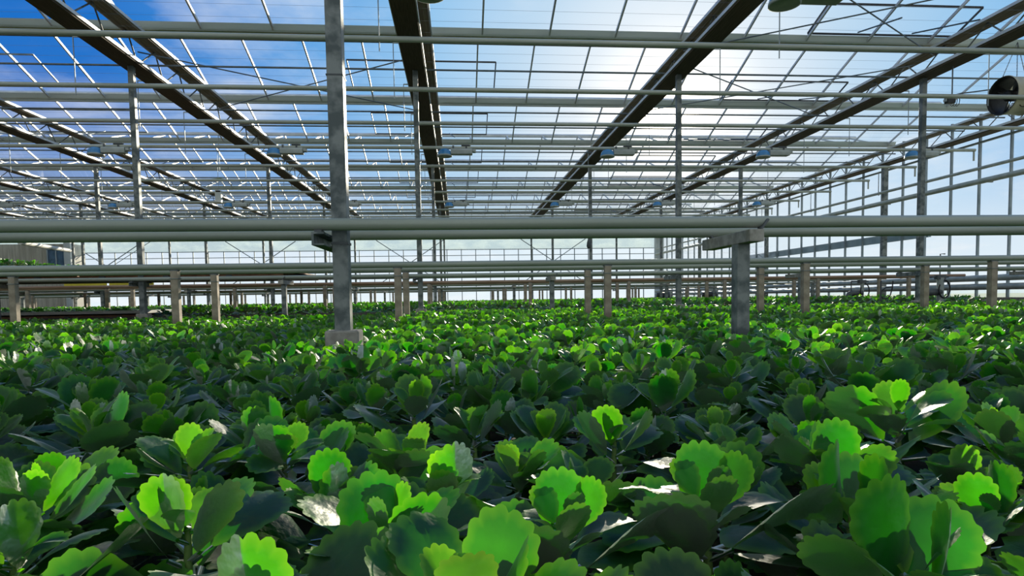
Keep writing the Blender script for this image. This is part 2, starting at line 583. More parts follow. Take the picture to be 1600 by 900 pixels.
# roof vents: framed windows in the far slopes, each three panes wide
nv = 0
for j in range(0, 9):
    zr = Z0 + 4 * j + 2
    for c, where in ((-4, 'over the far left trusses'), (-2, 'left of the nearest post'), (0, 'above the nearest steel post line'), (2, 'on the fan side of the sun')):
        if j < 2 and c != 2 or j < 1:
            continue
        xc = line_x(c) - (1.0 if c == 2 else 0)
        ta, tb = (1.18, 1.85) if c == 2 else (0.72, 1.66)
        x0, x1 = xc - (1.5 if c == 2 else 1.68), xc + (1.5 if c == 2 else 1.68)

        def S(t, lift=0.04):
            return (zr + t, Zh(RIDGE_H - 0.375 * t) + lift)
        rv = empty('roof_vent', (xc, zr + 1.2, Zh(RIDGE_H - 0.375 * 1.2)))
        tag(rv, 'dark edged roof vent %s, %s glass bay back' % (where, ORD[j + 1]), 'roof vent', 'roof vents in the glass')
        off = Vector(rv.location)

        def L(x, t, lift=0.04):
            y, z = S(t, lift)
            return (x - off.x, y - off.y, z - off.z)
        mb = MB()
        for t in (ta, tb):
            mb.bar(L(x0, t), L(x1, t), 0.03, 0.03)
        for x in (x0, x1):
            mb.bar(L(x, ta), L(x, tb), 0.025, 0.03)
        mb.build('vent_frame', BLACK if c > -1 else DARKTUBE, rv)
        mb = MB()
        mb.add([L(x0, ta, 0.05), L(x1, ta, 0.05), L(x1, tb, 0.05), L(x0, tb, 0.05)], [(0, 1, 2, 3)])
        mb.build('vent_pane', GLASS, rv)
        for sx in (-0.55, 0.55):
            mb = MB()
            mb.tube([L(xc + sx, tb - 0.1, 0.0), (xc + sx * 0.2 + 0.6 * (1 if sx > 0 else -1) - off.x, zr + 0.35 - off.y, Zh(G - 0.25) - off.z)], 0.014, 6)
            mb.build('push_rod', DARKTUBE, rv)

# ridges and gutters
for j in range(JMIN, JMAX + 1):
    zg = Z0 + 4 * j
    g = empty('roof_gutter', (0, zg, Zh(G)))
    nth = j + 0
    if j < 2:
        lab = 'pale aluminium roof gutter out of view overhead, %s nearest to the camera' % ORD[j - JMIN + 1]
    else:
        lab = 'pale aluminium roof gutter across the hall, %s one down from the picture top' % ORD[j - 1]
    tag(g, lab, 'gutter', 'roof gutters')
    prof = [(-0.13, 0.075), (-0.115, 0.075), (-0.075, 0.0), (0.075, 0.0), (0.115, 0.075), (0.13, 0.075), (0.085, -0.02), (0.06, -0.045), (-0.06, -0.045), (-0.085, -0.02)]
    MB().prism(prof, 'x', XL, XR).build('gutter_channel', GUTTER, g)
    MB().prism([(-0.03, -0.075), (0.03, -0.075), (0.03, -0.045), (-0.03, -0.045)], 'x', XL, XR).build('drip_channel', YELLOWGREEN if j == 2 else GUTTER, g)
    if j < JMAX:
        rg = MB().prism([(-0.05, -0.06), (0.05, -0.06), (0.06, 0.0), (0, 0.05), (-0.06, 0.0)], 'x', XL, XR).build('roof_ridge', BAR)
        rg.location = (0, zg + 2, Zh(RIDGE_H))
        tag(rg, 'thin aluminium roof ridge, peak of the %s glass bay counted from the camera' % ORD[j - JMIN + 1], 'ridge', 'roof ridges')

# trusses along the depth of the hall
for k in range(-6, 4):
    x = line_x(k)
    t = empty('roof_truss', (x, Z0, Zh(H)))
    tag(t, 'dark two-chord lattice roof truss, %s' % TRUSS_WORDS[k], 'roof truss', 'roof trusses')
    y0, y1 = -Z0 - 3.0, FAR - Z0
    wl_ = 0.36
    prof = [(-wl_ / 2, 0.0), (wl_ / 2, 0.0), (wl_ / 2, 0.05), (wl_ / 2 - 0.04, 0.10), (-wl_ / 2 + 0.04, 0.10), (-wl_ / 2, 0.05)]
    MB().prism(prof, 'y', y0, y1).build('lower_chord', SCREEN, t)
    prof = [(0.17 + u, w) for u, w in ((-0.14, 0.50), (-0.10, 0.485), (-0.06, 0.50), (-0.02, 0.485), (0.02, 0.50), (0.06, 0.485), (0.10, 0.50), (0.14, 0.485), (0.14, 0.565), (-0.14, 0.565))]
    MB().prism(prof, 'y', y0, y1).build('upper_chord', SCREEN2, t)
    mb = MB()
    n = int((y1 - y0) / 1.0)
    for i in range(n):
        a, b = y0 + i * 1.0, y0 + i * 1.0 + 0.5
        mb.tube([(0.04, a, 0.09), (0.12, b, 0.50)], 0.014, 5, False)
        mb.tube([(0.12, b, 0.50), (0.04, a + 1.0, 0.09)], 0.014, 5, False)
    mb.build('lattice_web', GALV, t)
    mb = MB()
    for sx in (-0.155, 0.155):
        mb.box(sx * 1.2 - 0.012, sx * 1.2 + 0.012, y0, y1, 0.03, 0.085)
        mb.box(0.17 + sx - 0.010, 0.17 + sx + 0.010, y0, y1, 0.51, 0.56)
    mb.build('side_rails', BAR, t)

# steel posts under the trusses, every 8 m; the one near the camera carries a concrete foot
PW = 0.092


def arm_parts(parent, x, zrel, y_a, y_b):
    """the cross arm under a rail pair, along the depth, with two small pipe saddles"""
    MB().prism([(x - 0.035, zrel - 0.075), (x + 0.035, zrel - 0.075), (x + 0.035, zrel - 0.065), (x - 0.022, zrel - 0.065), (x - 0.022, zrel - 0.012),
                (x + 0.035, zrel - 0.012), (x + 0.035, zrel), (x - 0.035, zrel)], 'y', y_a, y_b).build('cross_arm', GALV, parent)
    for yy in (y_a + 0.05, y_b - 0.05):
        MB().box(x - 0.02, x + 0.02, yy - 0.045, yy + 0.045, zrel, zrel + 0.012).build('pipe_saddle', DGREY, parent)


RAIL_H = 0.44
PIPE_R = 0.036
posts = []
for j in range(0, 5):
    for k in range(-5, 4):
        if j == 0 and k not in (0,):
            continue
        x, z = line_x(k), Z0 + ROW * j
        p = empty('steel_post', (x, z, 0))
        if j == 0:
            lab = 'tall galvanised steel post on a concrete foot, nearest and thickest in the hall'
        else:
            lab = 'tall galvanised steel post %s, %s one back' % (POST_WORDS[k], ORD[j])
        tag(p, lab, 'post', 'tall steel posts')
        pd = 0.105
        w = PW if k != 3 else 0.16
        MB().box(-w / 2, w / 2, -pd / 2, pd / 2, 0.20 if j == 0 else 0.05, Zh(H)).build('column', GALV if j == 0 or k == 3 else POST if False else GALV, p, 0.006)
        MB().box(-0.10, 0.10, -0.09, 0.09, 0.0, 0.222).build('concrete_foot', CONC, p, 0.012)
        if j == 0:
            mb = MB()
            mb.box(-w / 2 - 0.004, w / 2 + 0.004, -pd / 2 - 0.004, pd / 2 + 0.004, Zh(0.335), Zh(0.350))
            mb.build('clamp_band', DGREY, p)
            mb = MB()
            mb.box(-w / 2 - 0.004, w / 2 + 0.004, -pd / 2 - 0.003, pd / 2 + 0.003, Zh(1.32), Zh(1.328))
            mb.build('weld_seam', DGREY, p)
        if k < 3:
            arm_parts(p, -PW / 2 - 0.045, Zh(RAIL_H) - PIPE_R - 0.012, -0.22, 0.50)
        posts.append((x, z, 0.13))

# short rail posts: the rows carry the bench rails
RAILROWS = []                                  # (z, kind): kind 'arm' pairs or a single pipe
for j in range(0, 5):
    RAILROWS += [(Z0 + ROW * j, 'arm'), (Z0 + ROW * j + 3.55, 'single'), (Z0 + ROW * j + 4.70, 'single')]
proto_arm = proto_single = None
rowname = 0
for (z, kind) in RAILROWS:
    if z > 33:
        continue
    rowname += 1
    cnt = 0
    for i in range(-9, 6):
        x = X0 + WB * i / 2
        if kind == 'arm' and i % 2 == 0:
            continue                           # a tall post stands here
        px, py, _ = project(x, z, 0.3)
        if px < -60 or px > 1660:
            continue
        cnt += 1
        if kind == 'arm':
            if proto_arm is None:
                p = empty('rail_post')
                MB().box(-0.042, 0.042, -0.045, 0.045, 0.0, Zh(RAIL_H) - PIPE_R - 0.08).build('column', GALV, p, 0.005)
                MB().prism([(-0.045, Zh(RAIL_H) - PIPE_R - 0.086), (0.045, Zh(RAIL_H) - PIPE_R - 0.086), (0.045, Zh(RAIL_H) - PIPE_R - 0.012), (-0.045, Zh(RAIL_H) - PIPE_R - 0.012)],
                           'y', -0.22, 0.52).build('cross_arm', CONC, p, 0.004)
                mb = MB()
                mb.bar((0.03, -0.19, Zh(RAIL_H) - PIPE_R - 0.012), (0.075, -0.19, Zh(RAIL_H) + 0.012), 0.05, 0.012)
                mb.build('pipe_saddle', DGREY, p)
                mb = MB()
                mb.bar((0.0, 0.44, Zh(RAIL_H) - PIPE_R - 0.010), (-0.045, 0.44, Zh(RAIL_H) - 0.002), 0.05, 0.012)
                mb.build('pipe_saddle', DGREY, p)
                proto_arm = p
                remember(p)
            else:
                p = copy_tree(proto_arm)
        else:
            if proto_single is None:
                p = empty('rail_post')
                MB().box(-0.040, 0.040, -0.04, 0.04, 0.0, Zh(RAIL_H - 0.03) - PIPE_R - 0.008).build('column', POST, p, 0.005)
                MB().box(-0.048, 0.048, -0.048, 0.048, Zh(RAIL_H - 0.03) - PIPE_R - 0.10, Zh(RAIL_H - 0.03) - PIPE_R - 0.09).build('collar', GALV, p)
                MB().box(-0.05, 0.05, -0.035, 0.035, Zh(RAIL_H - 0.03) - PIPE_R - 0.008, Zh(RAIL_H - 0.03) - PIPE_R + 0.004).build('cap_plate', GALV, p)
                proto_single = p
                remember(p)
            else:
                p = copy_tree(proto_single)
        p.location = (x, z, 0)
        if rowname == 1 and i == 1:
            lab = 'short galvanised rail post with a cross arm, standing alone nearest in the bed'
        else:
            lab = 'short %s post in the %s rail row back, %s from the left' % ('galvanised arm-topped' if kind == 'arm' else 'tan weathered', ORD[rowname], ORD[cnt])
        tag(p, lab, 'post', 'short rail posts')
        posts.append((x, z, 0.085))


# bench rails across the hall
rails = []
for z, kind in RAILROWS:
    if kind == 'arm':
        rails += [(z - 0.16, RAIL_H), (z + 0.44, RAIL_H)]
    else:
        rails += [(z, RAIL_H - 0.03)]
rails = [r for r in rails if r[0] < 38]
for i, (z, h) in enumerate(rails):
    xa, xb = XL + 0.5, XR - 1.2
    mb = MB()
    mb.tube([(xa, 0, 0), (xb, 0, 0)], PIPE_R, 14)
    rusty = 15.0 < z < 17.0
    b = mb.build('bench_rail', RUSTY if rusty else RAIL)
    b.location = (0, z, Zh(h))
    tag(b, '%s round bench rail pipe across the bed, %s one counted back from the camera' % ('rusty pinkish' if rusty else 'pale', ORD[i + 1]), 'rail', 'bench rail pipes')

# ------------------------------------------------------------------ pipes under the trusses (every 2 m), with hanger rods
H1, ZT0 = 3.484, 8.645
tubes = []
for i in range(-3, 14):
    z = ZT0 + 2 * i
    xe = 12.9
    t = empty('hanging_pipe', (0, z, Zh(H1)))
    lab = 'pale horizontal pipe hung below the trusses, %s one down from the picture top' % ORD[i + 1] if i >= 0 else 'pale horizontal pipe hung below the trusses, out of view overhead, %d rows nearer' % (-i)
    tag(t, lab, 'pipe', 'hanging pipes below the trusses')
    mb = MB()
    mb.tube([(XL + 0.5, 0, 0), (xe, 0, 0)], 0.038, 10)
    mb.build('pipe', TUBE, t)
    mb = MB()
    mb.tube([(xe - 0.03, 0, 0), (xe - 0.03, 0, -0.26)], 0.022, 8)
    mb.build('drain_end', TUBE, t)
    for k in range(-5, 3):
        hx = line_x(k) + 0.30 if k > 0 else line_x(k) - 0.28
        mb = MB()
        mb.tube([(hx, 0, -0.16), (hx, 0, H - H1 + 0.02)], 0.008, 6)
        mb.bar((hx, 0, H - H1 + 0.02), (line_x(k), 0, H - H1 + 0.02), 0.02, 0.02)
        mb.build('hanger_rod', WIRE, t)
    tubes.append(z)

# thin drive tubes of the screens, above and below each gutter row
n = 0
for j in range(1, 10):
    zg = Z0 + 4 * j
    for dz in (-0.78, 0.50):
        n += 1
        mb = MB()
        mb.tube([(XL + 0.3, 0, 0), (XR - 0.5, 0, 0)], 0.019, 8)
        d = mb.build('drive_tube', DARKTUBE)
        d.location = (0, zg + dz, Zh(H + 0.20))
        tag(d, 'thin dark drive tube through the trusses, %s one back from the camera' % ORD[n], 'tube', 'screen drive tubes')

# screen wires: very thin, close together
wi = 0
for i in range(40):
    z = 5.0 + 0.42 * i
    mb = MB()
    mb.tube([(XL + 0.3, 0, 0), (XR - 0.3, 0, 0)], 0.0016, 4, False)
    w = mb.build('screen_wire', WIRE)
    w.location = (0, z, Zh(H + 0.12))
    tag(w, 'hair thin steel screen wire stretched straight across the hall under the glass', 'wire', 'screen wires')

# diagonal wind bracing rods in the roof
rods = [((line_x(1), 8.2, H + 0.35), (line_x(2), 11.6, H + 0.35), 'nearest bay beyond the sun, falling towards the fan'),
        ((line_x(1), 11.6, H + 0.35), (line_x(2), 8.2, H + 0.35), 'nearest bay beyond the sun, rising towards the fan'),
        ((line_x(1), 12.1, H + 0.35), (line_x(2), 15.6, H + 0.35), 'second bay beyond the sun, falling towards the fan'),
        ((line_x(1), 15.6, H + 0.35), (line_x(2), 12.1, H + 0.35), 'second bay beyond the sun, rising towards the fan'),
        ((line_x(-1), 12.1, H + 0.35), (line_x(0), 15.6, H + 0.35), 'second bay left of the nearest post, leaning away'),
        ((line_x(-1), 15.6, H + 0.35), (line_x(0), 12.1, H + 0.35), 'second bay left of the nearest post, leaning near'),
        ((line_x(-3), 27.9, 0.9), (line_x(-2), 27.9, H - 0.1), 'upright one far at the left below the trusses')]
for a, b, wds in rods:
    mb = MB()
    mb.tube([(0, 0, 0), tuple(b[i] - a[i] for i in range(3))], 0.012, 6)
    r = mb.build('bracing_rod', DARKTUBE)
    r.location = (a[0], a[1], Zh(a[2]))
    tag(r, 'thin dark diagonal bracing rod, ' + wds, 'rod', 'bracing rods')

# ------------------------------------------------------------------ far gable wall
wf = MB()
wf.add([(XL, FAR, Zh(-0.2)), (XR, FAR, Zh(-0.2)), (XR, FAR, Zh(3.45)), (XL, FAR, Zh(3.45))], [(0, 1, 2, 3)])
wf = struct(wf.build('wall_far', WGLASS))
mb = MB()
x = XL
while x < XR:
    mb.box(x - 0.025, x + 0.025, FAR - 0.06, FAR + 0.02, Zh(-0.2), Zh(3.45))
    x += 1.0
mb.build('mullions', STEEL_DARK, wf)
mb = MB()
for h in (3.02, 3.42, 1.9, 0.75):
    mb.box(XL, XR, FAR - 0.05, FAR + 0.02, Zh(h) - 0.02, Zh(h) + 0.02)
mb.build('transoms', STEEL_DARK, wf)
mb = MB()
for k in range(-5, 3, 2):
    mb.tube([(line_x(k) + 0.2, FAR - 0.12, Zh(1.0)), (line_x(k + 1) - 0.2, FAR - 0.12, Zh(4.1))], 0.03, 6)
    mb.tube([(line_x(k) + 0.2, FAR - 0.18, Zh(4.1)), (line_x(k + 1) - 0.2, FAR - 0.18, Zh(1.0))], 0.03, 6)
mb.build('cross_braces', STEEL_DARK, wf)
MB().box(XL, XR, FAR - 0.10, FAR + 0.10, Zh(3.45), Zh(4.35)).build('wall_band', MILK, wf)
MB().add([(XL, FAR, Zh(4.35)), (XR, FAR, Zh(4.35)), (XR, FAR, Zh(5.0)), (XL, FAR, Zh(5.0))], [(0, 1, 2, 3)]).build('upper_glass', WGLASS, wf)
MB().box(XL, XR, FAR - 0.12, FAR + 0.12, -0.05, Zh(-0.14)).build('wall_curb', CONC, wf)

# right glass wall
wr = MB()
ya, yb = -4.0, FAR
wr.add([(XR, ya, Zh(0.10)), (XR, yb, Zh(0.10)), (XR, yb, Zh(G + 0.1)), (XR, ya, Zh(G + 0.1))], [(0, 1, 2, 3)])
wr = struct(wr.build('wall_right', WGLASS))
MB().add([(XR, ya, Zh(-0.2)), (XR, yb, Zh(-0.2)), (XR, yb, Zh(0.10)), (XR, ya, Zh(0.10))], [(0, 1, 2, 3)]).build('frosted_panels', FROST, wr)
mb = MB()
y = Z0 - 8 + 0.5
while y < yb:
    mb.box(XR - 0.045, XR + 0.025, y - 0.02, y + 0.02, Zh(-0.2), Zh(G))
    y += 1.0
mb.build('mullions', STEEL_DARK, wr)
mb = MB()
for h in (0.10, 4.1):
    mb.box(XR - 0.05, XR + 0.02, ya, yb, Zh(h) - 0.025, Zh(h) + 0.025)
mb.build('transoms', STEEL_DARK, wr)
MB().box(XR - 0.12, XR + 0.12, ya, yb, -0.05, Zh(-0.19)).build('wall_curb', CONC, wr)

# left end wall, mostly hidden
wlft = MB().add([(XL, -4, 0), (XL, FAR, 0), (XL, FAR, Zh(G)), (XL, -4, Zh(G))], [(0, 1, 2, 3)]).build('wall_left', WGLASS)
struct(wlft)
mb = MB()
for i in range(24):
    mb.box(XL - 0.03, XL + 0.05, -4 + 2.0 * i - 0.03, -4 + 2.0 * i + 0.03, 0, Zh(G))
mb.build('mullions', STEEL_DARK, wlft)

# pipes and the pale beam along the side wall
for h, r, x, wds in ((3.28, 0.045, XR - 0.50, 'upper thin one of two below the eaves'), (2.93, 0.075, XR - 0.50, 'lower thick one of two below the eaves'),
                     (0.33, 0.085, XR - 0.52, 'upper thick one of two near the floor'), (0.10, 0.085, XR - 0.52, 'lower thick one of two near the floor')):
    p = empty('wall_pipe', (x, 0, Zh(h)))
    tag(p, 'grey pipe along the glass side wall, ' + wds, 'pipe', 'pipes along the side wall')
    MB().tube([(0, 2, 0), (0, FAR - 0.6, 0)], r, 12).build('pipe', TUBE if h > 1 else LAMPGREY, p)
    for q in range(10):
        yy = Z0 + 4 * q
        mb = MB()
        if h > 3:
            mb.tube([(0, yy, r), (0, yy, 0.72)], 0.012, 6)
            mb.tube([(0.0, yy, -r - 0.02), (0.08, yy, 0), (0, yy, r + 0.02)], 0.012, 6)
        else:
            mb.bar((0, yy, 0), (0.43, yy, 0), 0.05, 0.03)
        mb.build('pipe_bracket', GALV, p)
b = MB().prism([(0.0, -0.13), (0.10, -0.13), (0.10, 0.13), (0.0, 0.13)], 'y', 18.3, 38.0).build('side_beam', SIDEBLUE)
b.location = (XR + 0.06, 0, Zh(1.82))
tag(b, 'blue grey horizontal beam outside the glass side wall, behind its posts', 'beam')

# corner pillar of the far wall and cabinets, pumps near it
cp = MB().box(-0.28, 0.28, -0.2, 0.2, 0, Zh(4.2)).build('trim_corner', BAND)
cp.location = (XR - 0.2, FAR - 0.35, 0)
struct(cp)
for x, z, w_, hh, lab in ((11.9, 34.5, 0.24, 0.42, 'narrow grey control cabinet at the far corner, left of the dark pump'), (12.6, 30.0, 0.26, 0.46, 'grey control cabinet in front of the far corner, right of the dark pump')):
    c = empty('control_cabinet', (x, z, 0))
    tag(c, lab, 'cabinet', 'control cabinets')
    MB().box(-w_, w_, -0.15, 0.15, 0.0, hh + 0.3).build('cabinet_body', DGREY, c, 0.01)
    MB().box(-w_ + 0.03, w_ - 0.03, -0.165, -0.15, 0.10, hh + 0.25).build('door', LAMPGREY, c)
    MB().box(w_ - 0.07, w_ - 0.05, -0.18, -0.165, 0.35, 0.45).build('handle', BLACK, c)


def pump(x, z, s, lab):
    p = empty('water_pump', (x, z, 0))
    tag(p, lab, 'pump', 'pumps in the far corner')
    MB().box(-0.4 * s, 0.4 * s, -0.2 * s, 0.2 * s, 0.0, 0.22).build('base_frame', DGREY, p, 0.01)
    MB().lathe([(0.0, -0.32 * s), (0.17 * s, -0.30 * s), (0.19 * s, -0.1 * s), (0.19 * s, 0.16 * s), (0.12 * s, 0.24 * s), (0.0, 0.25 * s)], 16, 'x', (0, 0, 0.22 + 0.19 * s)).build('motor', BLACK, p)
    MB().lathe([(0.0, 0.26 * s), (0.22 * s, 0.26 * s), (0.22 * s, 0.38 * s), (0.0, 0.38 * s)], 16, 'x', (0, 0, 0.22 + 0.2 * s)).build('volute', DGREY, p)
    MB().tube([(0.32 * s, 0, 0.22 + 0.3 * s), (0.32 * s, 0, 0.22 + 0.75 * s), (0.55 * s, 0, 0.22 + 0.75 * s)], 0.05 * s, 10).build('outlet_pipe', DGREY, p)
    return p


pump(10.4, 31.0, 0.9, 'dark water pump in the far corner, left one of the two')
pump(12.0, 29.0, 0.9, 'dark water pump in the far corner, behind the post under the sun')


def valve_set(x, z, s, lab, fat):
    v = empty('valve_manifold', (x, z, 0))
    tag(v, lab, 'valve manifold', 'valve manifolds along the side wall')
    MB().tube([(0.10 * s, 0, 0.0), (0.10 * s, 0, 0.72 * s)], 0.075 * s if fat else 0.05 * s, 12).build('riser_pipe', LAMPGREY, v)
    mb = MB()
    pts = [(-0.34 * s, 0, 0.02)] + [(-0.22 * s + 0.12 * s * math.cos(a), 0, 0.26 * s + 0.12 * s * math.sin(a)) for a in [math.pi - i * math.pi / 2 / 5 for i in range(6)]] + [(0.10 * s, 0, 0.38 * s)]
    mb.tube(pts, 0.085 * s, 12)
    mb.build('elbow_pipe', DGREY, v)
    mb = MB()
    pts = [(0.13 * s + 0.14 * s * math.sin(a), -0.09 * s, 0.45 * s + 0.21 * s * math.cos(a)) for a in [i * 2 * math.pi / 18 for i in range(16)]]
    mb.tube(pts, 0.018 * s, 8)
    mb.build('hose', BLACK, v)
    MB().box(-0.02 * s, 0.2 * s, -0.06 * s, 0.06 * s, 0.68 * s, 0.78 * s).build('valve_body', DGREY, v, 0.005)
    mb = MB()
    mb.tube([(-0.25 * s, 0, 0.74 * s), (0.3 * s, 0, 0.74 * s)], 0.02 * s, 8)
    mb.tube([(-0.25 * s, 0, 0.74 * s), (-0.25 * s, 0, 0.1)], 0.016 * s, 8)
    mb.build('feed_line', DGREY, v)
    mb = MB()
    mb.tube([(0.08 * s, 0, 0.76 * s), (0.08 * s, 0, 1.28 * s), (0.2 * s, 0, 1.28 * s)], 0.014 * s, 8)
    mb.build('vent_line', DGREY, v)
    return v


valve_set(11.35, 13.9, 1.0, 'grey valve manifold with a fat elbow and hose loop, nearest along the side wall', True)
valve_set(12.25, 18.1, 1.0, 'dark valve manifold with hose loop, second one along the side wall', False)
valve_set(12.0, 25.5, 1.0, 'small dark valve manifold with hose loop, farthest along the side wall', True)
h = empty('hose_loop_stand', (9.95, 13.9, 0))
tag(h, 'thin upright feed pipe with one drooping black hose, beside the nearest valve manifold', 'hose')
MB().tube([(0, 0, 0), (0, 0, 0.66)], 0.02, 8).build('feed_pipe', DGREY, h)
mb = MB()
mb.tube([(0.30, 0, 0.66), (0.29, 0, 0.5), (0.24, 0, 0.32), (0.15, 0, 0.25), (0.06, 0, 0.25), (0.02, 0, 0.3)], 0.014, 8)
mb.tube([(0.0, 0, 0.42), (0.12, 0, 0.50), (0.28, 0, 0.52)], 0.014, 8)
mb.build('hose', BLACK, h)

# ------------------------------------------------------------------ grow lamps on the hanging pipes


def make_lamp():
    t = empty('grow_lamp')
    mb = MB()
    mb.prism([(-0.07, -0.02), (0.07, -0.02), (0.085, -0.06), (0.085, -0.15), (-0.085, -0.15), (-0.085, -0.06)], 'x', 0.30, 0.80)
    mb.build('ballast_housing', LAMPGREY, t, 0.008)
    mb = MB()
    mb.prism([(-0.06, -0.03), (0.06, -0.03), (0.06, -0.10), (-0.06, -0.10)], 'x', 0.80, 0.88)
    mb.build('end_cap', LAMPGREY, t, 0.01)
    mb = MB()
    n = 20
    prof = [(0.02, 0.0), (0.09, -0.01), (0.135, -0.05), (0.155, -0.10), (0.165, -0.14)]
    mb.lathe(prof, n, 'z', (0.16, 0, -0.02))
    rf = mb.build('reflector', LAMPBLUE, t)
    rf['label'] = 'blue reflector'
    mb = MB()
    mb.lathe([(0.165, -0.14), (0.17, -0.155), (0.17, -0.175), (0.15, -0.18), (0.0, -0.172)], n, 'z', (0.16, 0, -0.02))
    mb.build('lamp_glass', LAMPGREY, rf)
    mb = MB()
    for xx in (0.36, 0.66):
        mb.box(xx - 0.02, xx + 0.02, -0.045, 0.045, -0.03, 0.05)
    mb.box(0.55, 0.74, -0.035, 0.035, 0.035, 0.075)
    mb.build('pipe_hanger', DGREY, t)
    remember(t)
    return t


lamp0 = make_lamp()
first = True
cols = [(-4, 'leftmost'), (-3, 'far left'), (-2, 'left of the tall post beside the first-left truss'), (-1, 'left of the nearest steel post'), (0, 'right of the nearest steel post'),
        (1, 'under the truss beside the sun'), (2, 'right of the sun'), (3, 'near the glass side wall')]
colw = {-4: 'fourth lamp left of the nearest post line', -3: 'third lamp left of the nearest post line', -2: 'second lamp left of the nearest post line', -1: 'first lamp left of the nearest post line',
        0: 'just right of the nearest post line', 1: 'beside the truss in front of the sun', 2: 'first lamp beyond the sun', 3: 'last lamp before the glass side wall'}
for ri, z in enumerate((ZT0 - 2, ZT0 + 6, ZT0 + 14, ZT0 + 22)):
    for c in range(-4, 4):
        x = -0.386 + 3.82 * c
        px, py, _ = project(x + 0.4, z, Zh(H1))
        if px < -50 or px > 1640 or (ri == 0 and c not in (0, 1)):
            continue
        l = lamp0 if first else copy_tree(lamp0)
        first = False
        l.location = (x, z, Zh(H1) - (0.17 if ri == 0 else 0.01))
        if ri == 0:
            for xx in (0.36, 0.66):
                MB().tube([(xx, 0, 0.04), (xx, 0, 0.14)], 0.01, 6).build('drop_rod', WIRE, l)
        tag(l, 'grey lamp with blue reflector, %s lamp row, %s' % (ORD[ri + 1], colw[c]), 'lamp', 'grow lamps under the roof')

# ------------------------------------------------------------------ circulation fan with control box
fan = empty('circulation_fan', (10.42, 11.0, Zh(3.62)))
tag(fan, 'round cream circulation fan hung on chains at the side wall', 'fan')
RF, LF = 0.335, 0.44
mb = MB()
mb.lathe([(RF + 0.012, -LF / 2), (RF + 0.02, -LF / 2 + 0.02), (RF, -LF / 2 + 0.05), (RF, LF / 2 - 0.03), (RF + 0.015, LF / 2), (RF - 0.012, LF / 2), (RF - 0.02, LF / 2 - 0.05)], 40, 'x')
fan_shell = mb.build('shell', CREAM, fan)
mb = MB()
mb.lathe([(RF + 0.012, -LF / 2), (RF - 0.015, -LF / 2 + 0.01), (RF - 0.022, -LF / 2 + 0.08), (RF - 0.02, LF / 2 - 0.05)], 40, 'x')
mb.build('inner_duct', BLACK, fan)
mb = MB()
mb.lathe([(0.0, -0.16), (0.07, -0.15), (0.10, -0.11), (0.10, 0.14), (0.07, 0.18), (0.0, 0.18)], 20, 'x')
mb.build('motor_hub', BLACK, fan)
for q in range(4):
    a = q * math.pi / 2 + 0.5
    mb = MB()
    pts = []
    for rr, tw, ch in ((0.09, 0.9, 0.09), (0.18, 0.65, 0.13), (0.305, 0.42, 0.16)):
        for s_ in (-1, 1):
            u = s_ * ch / 2
            yv, zv = rr, u * math.cos(tw)
            xv = u * math.sin(tw)
            pts.append((xv, yv * math.cos(a) - zv * math.sin(a), yv * math.sin(a) + zv * math.cos(a)))
    mb.add(pts, [(0, 1, 3, 2), (2, 3, 5, 4)], True)
    bl = mb.build('blade', DGREY, fan)
    so = bl.modifiers.new('thick', 'SOLIDIFY')
    so.thickness = 0.008
mb = MB()
for a in (0.5, 2.1, 3.64, 5.2):
    mb.tube([(-0.05, 0.09 * math.cos(a), 0.09 * math.sin(a)), (-0.05, (RF - 0.02) * math.cos(a), (RF - 0.02) * math.sin(a))], 0.012, 6)
mb.build('motor_strut', DGREY, fan)
for sx, sy in ((-0.22, 0.0), (0.02, -0.05), (0.25, 0.0)):
    mb = MB()
    a, b = Vector((sx, sy, RF)), Vector((0.06, 0.0, 0.98))
    nl = 11
    for q in range(nl):
        p0, p1 = a.lerp(b, q / nl), a.lerp(b, (q + 1.12) / nl)
        d = 0.008
        o1 = Vector((d, 0, 0)) if q % 2 else Vector((0, d, 0))
        m_ = (p0 + p1) / 2
        mb.tube([p0, m_ + o1, p1], 0.0035, 5)
        mb.tube([p0, m_ - o1, p1], 0.0035, 5)
    mb.build('chain', DGREY, fan)
# the dark ring and lettering printed on the shell, on the side facing the camera
mb = MB()
ring = []
for i in range(22):
    t = -2.1 + i * 3.3 / 21
    ring.append((0.02 + 0.17 * math.cos(t), 0.26 * math.sin(t)))
pts = []
for lx, arc in ring:
    ang_ = arc / RF
    pts.append((lx - 0.02, -(RF + 0.004) * math.cos(ang_ - 0.1), (RF + 0.004) * math.sin(ang_ - 0.1)))
mb.tube(pts, 0.006, 6)
mb.build('printed_ring', BLACK, fan_shell)
tx = bpy.data.curves.new('printed_lettering', 'FONT')
tx.body = '-PC'
tx.size = 0.115
tx.extrude = 0.002
tx.align_x = 'CENTER'
tx.align_y = 'CENTER'
tx.materials.append(BLACK)
tmp = bpy.data.objects.new('lettering', tx)
COL.objects.link(tmp)
bpy.context.view_layer.update()
tm = bpy.data.meshes.new_from_object(tmp.evaluated_get(bpy.context.evaluated_depsgraph_get()))
bpy.data.objects.remove(tmp)
tm.materials.clear()
tm.materials.append(BLACK)
txo = bpy.data.objects.new('printed_lettering', tm)
COL.objects.link(txo)
txo.parent = fan_shell
txo.location = (0.02, -RF - 0.004, 0.0)
txo.rotation_euler = (math.pi / 2, 0, 0)

